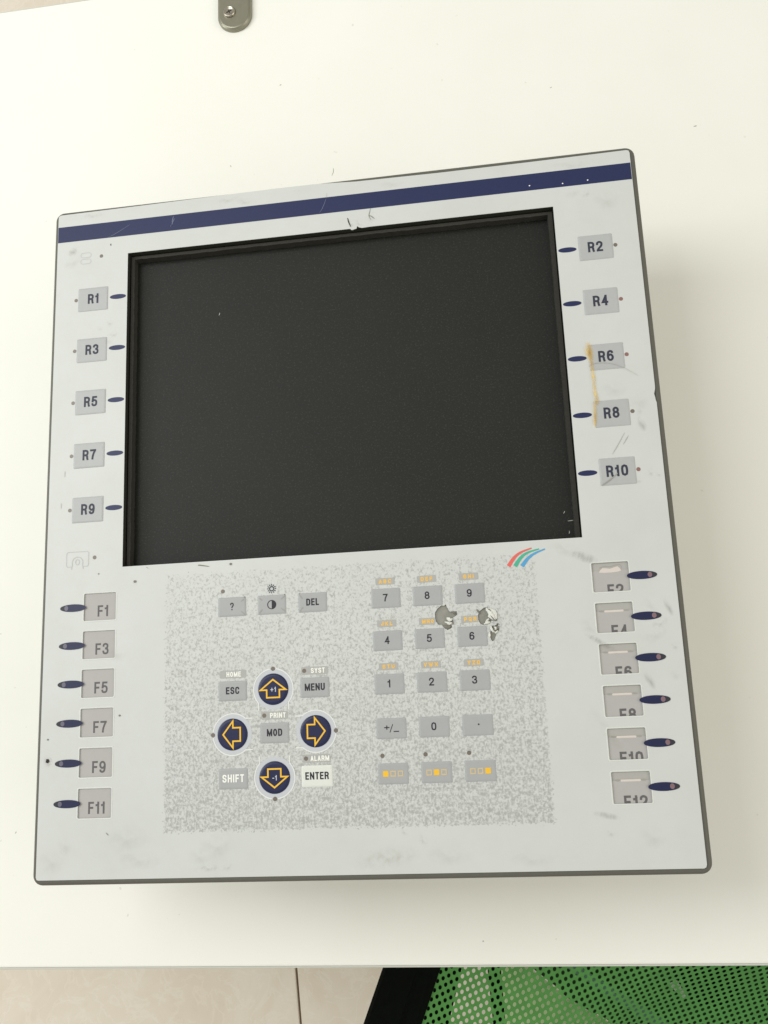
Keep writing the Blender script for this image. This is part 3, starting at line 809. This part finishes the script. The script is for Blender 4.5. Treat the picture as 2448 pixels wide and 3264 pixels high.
# three-stroke emblem
def stroke(c, w0):
    pts = smooth_line(c, 6); n = len(pts)
    L, Rr = [], []
    for i, p in enumerate(pts):
        a = Vector(pts[max(0, i - 1)]); b = Vector(pts[min(n - 1, i + 1)])
        d = (b - a).normalized(); nn = Vector((-d.y, d.x)); w = w0 * (1.0 - .72 * i / (n - 1)) / 2
        L.append((p[0] + nn.x * w, p[1] + nn.y * w)); Rr.append((p[0] - nn.x * w, p[1] - nn.y * w))
    v = [(x, y, .08) for x, y in Rr] + [(x, y, .08) for x, y in L]
    return v, [(i, i + 1, n + i + 1, n + i) for i in range(n - 1)]
emb = empty('emblem', (0, 0, 0)); emb.parent = panel; emb.location = (0, 0, Z * MM)
for c, mt in (([(74.5, -35.0), (77.2, -31.4), (80.3, -29.1), (85.3, -27.4)], 'red'), ([(77.4, -35.2), (80.1, -31.6), (83.3, -29.4), (88.6, -28.0)], 'green'), ([(80.5, -35.4), (83.0, -32.3), (86.3, -30.0), (91.2, -28.2)], 'blue')):
    obj('emblem_stroke', mesh('emblem_stroke', *stroke(c, 1.9)), M[mt], emb)

# faint relief symbols on the left
g = join([ribbon_geo(rrect(5.6, 2.6, 1.2, 4, 0, 1.75), .3, .06, True), ribbon_geo(rrect(5.6, 2.6, 1.2, 4, 0, -1.75), .3, .06, True)])
obj('faint_symbol', mesh('faint_symbol', *g), M['faint'], panel, (-130.7, 138.6, Z))
g = join([ribbon_geo([(-3.0, -3.6), (-5.0, -3.6), (-5.6, -3.0), (-5.6, 3.0), (-5.0, 3.6), (5.0, 3.6), (5.6, 3.0), (5.6, -3.0), (5.0, -3.6), (3.0, -3.6)], .35, .06), ribbon_geo([(-3.0, -4.9)] + arc(0, -1.6, 2.7, 2.7, 200, -20, 16) + [(3.0, -4.9)], .35, .08), ribbon_geo(ellipse(1.0, 1.3, 20, 0, -1.4), .3, .1, True)])
obj('faint_symbol', mesh('faint_symbol', *g), M['faint'], panel, (-130.7, -19.0, Z))

# torn film: bare backing sheet and curled shards
backing = obj('backing_sheet', mesh('backing_sheet', *flat(rect(38.5, 70.5, -70, -49), -.62)), M['under'], panel, (0, 0, Z))
def shard(pts, lift, mat):
    """curled scrap: a strip of quads rising from the film along pts; pts = [(x,y,w,z)]"""
    xy = smooth_line([(p[0], p[1]) for p in pts], 5); wz = smooth_line([(p[2], p[3]) for p in pts], 5)
    n = len(xy); v = []; f = []
    prof = ((-1, 0), (-.7, .35), (-.35, .7), (0, .95), (.35, 1.0), (.7, .75), (1, .35))
    for i in range(n):
        x, y = xy[i]; w, z = wz[i]
        a = Vector(xy[max(0, i - 1)]); b = Vector(xy[min(n - 1, i + 1)])
        d = (b - a).normalized(); nn = Vector((-d.y, d.x))
        for s, dz in prof:
            k = w * s * (1 + (random.uniform(-.28, .28) if abs(s) == 1 else random.uniform(-.06, .06)))
            v.append((x + nn.x * k, y + nn.y * k, z + lift * dz * random.uniform(.8, 1.1)))
    m_ = len(prof)
    for i in range(n - 1):
        for q in range(m_ - 1):
            f.append((i * m_ + q, i * m_ + q + 1, (i + 1) * m_ + q + 1, (i + 1) * m_ + q))
    return obj('torn_shard', mesh('torn_shard', v, f, True), M[mat], panel, (0, 0, Z))
shard([(45.4, -56.4, .2, -.3), (46.3, -57.2, .8, .1), (47.3, -57.6, .7, .3), (47.9, -57.0, .25, .2)], .5, 'flap')
shard([(44.3, -58.3, .2, -.3), (45.6, -58.9, .5, .1), (46.9, -59.2, .6, .3), (47.7, -58.8, .2, .1)], .4, 'flap')
shard([(48.0, -54.0, .3, 0), (48.9, -54.6, .6, .4), (49.7, -55.0, .4, .3)], .6, 'flap_dark')
shard([(43.4, -60.2, .3, -.3), (44.6, -60.6, .9, 0), (46.2, -60.9, .6, .1), (47.0, -60.4, .2, .1)], .4, 'flap_dark')
shard([(47.6, -58.2, .15, 0), (48.2, -58.9, .22, .4), (47.9, -59.8, .15, .2)], .4, 'flap_dark')
shard([(63.2, -53.2, .3, 0), (64.4, -54.6, 1.1, .4), (65.4, -56.6, 1.3, .6), (66.4, -58.2, .8, .4), (67.2, -58.6, .2, .1)], .8, 'flap')
shard([(64.6, -53.6, .3, .1), (66.0, -55.2, 1.2, .3), (67.0, -57.0, .9, .3), (67.4, -58.4, .3, .1)], .6, 'flap')
shard([(62.4, -60.2, .2, 0), (63.2, -58.9, .5, .1), (64.2, -58.0, .3, .2)], .5, 'flap')
shard([(63.6, -53.5, .15, .5), (64.6, -54.2, .35, .9), (65.3, -54.8, .15, .7)], .5, 'flap_dark')
shard([(64.4, -56.0, .12, .6), (65.6, -57.4, .22, 1.1), (66.8, -58.9, .3, .6), (67.7, -58.7, .2, .2)], .3, 'flap_dark')
shard([(59.0, -53.6, .25, .05), (59.7, -54.6, .4, .2), (60.2, -55.6, .2, .1)], .3, 'flap_dark')
shard([(61.8, -60.4, .3, 0), (63.2, -59.8, .6, .2), (64.6, -59.6, .3, .1)], .5, 'flap')
shard([(64.9, -61.2, .2, 0), (65.0, -62.4, .55, .4), (65.5, -63.6, .5, .4), (66.4, -63.9, .2, .1)], .6, 'flap')
shard([(66.2, -61.6, .2, 0), (66.9, -62.4, .5, .5), (66.5, -63.0, .2, .3)], .5, 'flap')
shard([(65.2, -63.6, .3, -.2), (66.4, -63.2, .7, .1), (67.6, -62.4, .5, .3), (67.9, -61.4, .2, .2)], .5, 'flap_dark')
shard([(64.2, -64.0, .2, 0), (63.9, -65.2, .5, .3), (64.1, -66.4, .2, .1)], .5, 'flap')
shard([(67.3, -60.6, .12, .2), (68.0, -60.5, .25, .5), (68.5, -60.8, .1, .3)], .3, 'flap_dark')
shard([(66.2, -64.4, .2, 0), (67.0, -64.2, .5, .3), (67.7, -63.4, .2, .2)], .6, 'flap')

# dirt, scuffs and scratches
def smudge(x, y, w, h, a, mat, z=.16):
    v = [(-w / 2, -h / 2, 0), (w / 2, -h / 2, 0), (w / 2, h / 2, 0), (-w / 2, h / 2, 0)]
    return obj('smudge', mesh('smudge', v, [(0, 1, 2, 3)]), M[mat], panel, (x, y, Z + z), math.radians(a))
def scratch(pts, w, mat, z=.17):
    return obj('scratch', mesh('scratch', *ribbon_geo(smooth_line(pts, 5), w, z, False, True)), M[mat], panel, (0, 0, Z))
# chip scuffs above the screen
scratch([(7.1, 144.9), (7.6, 142.6), (8.5, 140.0)], .55, 'scratch_black')
scratch([(18.9, 148.8), (18.2, 146.4), (17.9, 144.8), (18.8, 142.6)], .28, 'scratch_dark')
scratch([(17.8, 145.0), (19.2, 144.4), (20.6, 142.9)], .4, 'scratch_dark')
smudge(12.6, 141.6, 6, 3.6, -30, 'smudge'); smudge(18.8, 143.4, 5, 5, 10, 'smudge_soft'); smudge(8.6, 141.5, 3, 5, 20, 'smudge')
# stripe scratches
scratch([(-3.5, 157.0), (-5.0, 153.0), (-7.0, 149.4)], .22, 'scratch_pale'); scratch([(-3.0, 160), (-3.4, 157.4)], .2, 'faint')
scratch([(-83, 155.5), (-85.2, 151.2)], .35, 'scratch_pale'); scratch([(-83.6, 156.8), (-84.4, 153.5)], .4, 'scratch_pale')
scratch([(-107, 155.0), (-115, 150.6), (-119, 149.0)], .2, 'scratch_pale'); scratch([(-84, 152.8), (-84.8, 152.0)], .5, 'scratch_pale')
for x, y in ((97.6, 151.4), (113.5, 150.6), (125.5, 150.9)): obj('paint_chip', mesh('paint_chip', *flat(ellipse(.38, .32, 8), .12)), M['white_ink'], panel, (x, y, Z))
obj('speck', mesh('speck', *flat(ellipse(.25, .6, 10), .12)), M['scratch_black'], panel, (-117.3, 144.8, Z))
for x, y, r in ((-124.8, 30.0, .2), (-101.5, -31.5, .8), (-108.0, -93.4, .55), (-120.3, 82.6, .3), (-142.8, -103.0, .5), (-119.8, -26.7, .4), (-54.5, -26.0, .7)):
    obj('speck', mesh('speck', *flat(ellipse(r, r * .8, 10), .12)), M['scratch_dark'], panel, (x, y, Z))
    smudge(x, y, r * 5, r * 4, 0, 'smudge_soft')
# grime
for a in ((-128, 162.5, 14, 3.4, 4, 'smudge_brown'), (-55, 162.5, 12, 4, 8, 'smudge_brown'), (-46, 160.5, 9, 4, -10, 'smudge_brown'), (30, 161, 14, 4, 0, 'smudge_soft'), (118, 160, 20, 5, 0, 'smudge_soft'),
          (118, 145, 9, 5, 30, 'smudge_soft'), (124, 143.6, 5, 4, 60, 'smudge'), (133, 139, 14, 12, 10, 'smudge_soft'),
          (-138, 143, 6, 5, 50, 'smudge_line'), (-138, 137, 12, 7, 40, 'smudge_soft'), (-117, 101.5, 4, 4, 0, 'smudge'), (-115, 95, 6, 4, 20, 'smudge'), (-117.5, 92, 7, 5, 0, 'smudge_soft'), (-122, 99, 4, 3, 0, 'smudge_soft'),
          (137.5, 29.5, 3.2, 2.2, 50, 'smudge'), (139, 26, 4, 7, 15, 'smudge_line'), (139, 37, 9, 8, 30, 'smudge_soft'), (140.6, 3.5, 3.0, 4.8, -5, 'smudge'), (144, 2.5, 3, 3, 0, 'smudge'), (135, 0.2, 4, 3, 0, 'smudge'),
          (120, 9.5, 6, 4, 10, 'smudge_soft'), (139, 33, 3.4, 7, -30, 'smudge_soft'), (128, 44, 14, 8, 0, 'smudge_soft'),
          (100, -29, 17, 7, -12, 'smudge_soft'), (108, -33, 14, 5, -20, 'smudge_line'), (135, -56, 10, 4, -40, 'smudge_soft'), (137.5, -64, 9, 5, 30, 'smudge'), (135, -69, 14, 6, 25, 'smudge_soft'), (142, -57, 3, 9, 20, 'smudge_line'),
          (108, -64, 12, 7, -30, 'smudge_soft'), (112, -71, 16, 3, -32, 'smudge_line'), (143, -74, 4, 4, 0, 'smudge'), (142, -86, 5, 6, 0, 'smudge_soft'), (131, -88, 3.6, 9, 24, 'smudge_line'),
          (112, -110, 5, 30, 30, 'smudge_soft'), (108, -143, 12, 3, -12, 'smudge_line'), (109, -150, 4, 4, 0, 'smudge'), (126, -152, 12, 10, 0, 'smudge_soft'),
          (-104, -148, 22, 14, 10, 'smudge_soft'), (-139, -157, 14, 12, 0, 'smudge_soft'), (-133, -150, 8, 10, 10, 'smudge_soft'), (-62, -152, 18, 14, 20, 'smudge_soft'), (-66, -160.8, 14, 3.6, 6, 'smudge'), (-57, -160.6, 6, 3, 40, 'smudge'), (-70, -156, 12, 8, 0, 'smudge_soft'),
          (14, -158, 34, 10, 8, 'smudge_brown'), (30, -151, 6, 4, -40, 'smudge'), (22, -147.5, 5, 3, -30, 'smudge'), (40, -158, 22, 8, 0, 'smudge_soft'), (75, -160, 22, 6, 0, 'smudge_soft'), (-98, -157, 24, 8, 0, 'smudge_soft'),
          (-8, -40.5, 5, 4, 0, 'smudge_brown'), (-110, -65, 12, 8, 0, 'smudge_soft'), (20.6, -54.4, 2.5, 4.5, 20, 'smudge_brown'), (15, -90.5, 9, 3, 8, 'smudge_brown'), (-79, -74, 8, 10, 0, 'smudge_brown')):
    smudge(*a)
scratch([(117.6, 56.2), (121.5, 57.2), (127, 56.6), (132.5, 54.4), (139.5, 49.4)], .2, 'scratch_soft', .55)
scratch([(131, 23.0), (127.5, 17.4), (124.6, 13.2)], .24, 'scratch_soft'); scratch([(132.5, 21.4), (129.8, 17.4)], .24, 'scratch_soft')
scratch([(118.6, -1.0), (122.0, 1.0), (126.2, 4.2)], .5, 'label_shade', .5)
scratch([(-96, -24.9), (-95, -25.6)], .2, 'scratch_dark')
scratch([(-70.5, -25.6), (-69.2, -25.7), (-65.0, -26.5)], .5, 'scratch_dark')
scratch([(-113.5, -144.8), (-112.3, -146.0)], .3, 'scratch_dark')
for x, y, r in ((-140, 8, .16), (-138.6, 24, .16)):
    scratch([(x, y - 1.6), (x + .1, y + 1.4)], .25, 'faint')
# creases in three worn keys
for x, y, sx, sy in ((NX[0], -46.2, 1, 1), (NX[1], -46.2, 1, 1), (NX[2], -46.2, -1, 1)):
    obj('crease', mesh('crease', *flat(ellipse(.34, .34, 10), .22)), M['scratch_dark'], panel, (x + sx * 6.1, y + sy * 4.2, Z))
for x0, y0, x1, y1 in ((NX[1] + 4.4, -48.0, NX[1] + 6.2, -49.6), (NX[1] + 4.4, -44.0, NX[1] + 6.0, -42.6), (NX[1] - 4.4, -48.2, NX[1] - 6.0, -49.8), (NX[1] - 4.6, -44.0, NX[1] - 6.0, -42.8), (NX[2] - 4.4, -48.2, NX[2] - 6.0, -49.8), (NX[2] - 4.6, -44.4, NX[2] - 6, -42.6), (NX[0] + 4.4, -48.4, NX[0] + 6.1, -50.0), (NX[0] + 4.4, -44.0, NX[0] + 6.0, -42.6)):
    scratch([(x0, y0), ((x0 + x1) / 2, (y0 + y1) / 2), (x1, y1)], .5, 'label_shade', .36)
smudge(NX[1] - 5.8, -49.6, 2.2, 1.8, 0, 'smudge', .37); smudge(NX[2] - 5.8, -49.6, 2.2, 1.8, 0, 'smudge', .37)
# yellow glue residue running from R6 to R8
for a in ((118.9, 60.9, 3.0, 15.5, 4, 'glue'), (118.4, 63.5, 4.6, 10, 2, 'glue'), (119.3, 51.5, 2.3, 17, 3, 'glue'), (119.5, 43.0, 2.2, 14, 4, 'glue'), (118.6, 33.6, 2.4, 15, -3, 'glue'), (120.0, 39.2, 2.6, 6, 0, 'glue'), (118.2, 29.6, 1.8, 8, -4, 'glue')):
    smudge(*a, z=.5)
# dark nick on the left rim
smudge(-142.5, -112.6, 5.0, 5.0, 30, 'smudge_line'); smudge(-142.6, -113.4, 4.0, 5.5, 10, 'smudge_brown'); smudge(-142.8, -112.8, 2.4, 2.6, 0, 'smudge')
obj('speck', mesh('speck', *flat([(-.9, -.6), (.2, -1.0), (1.0, -.1), (.4, .9), (-.6, .8)], .2)), M['scratch_black'], panel, (-142.6, -112.6, Z))
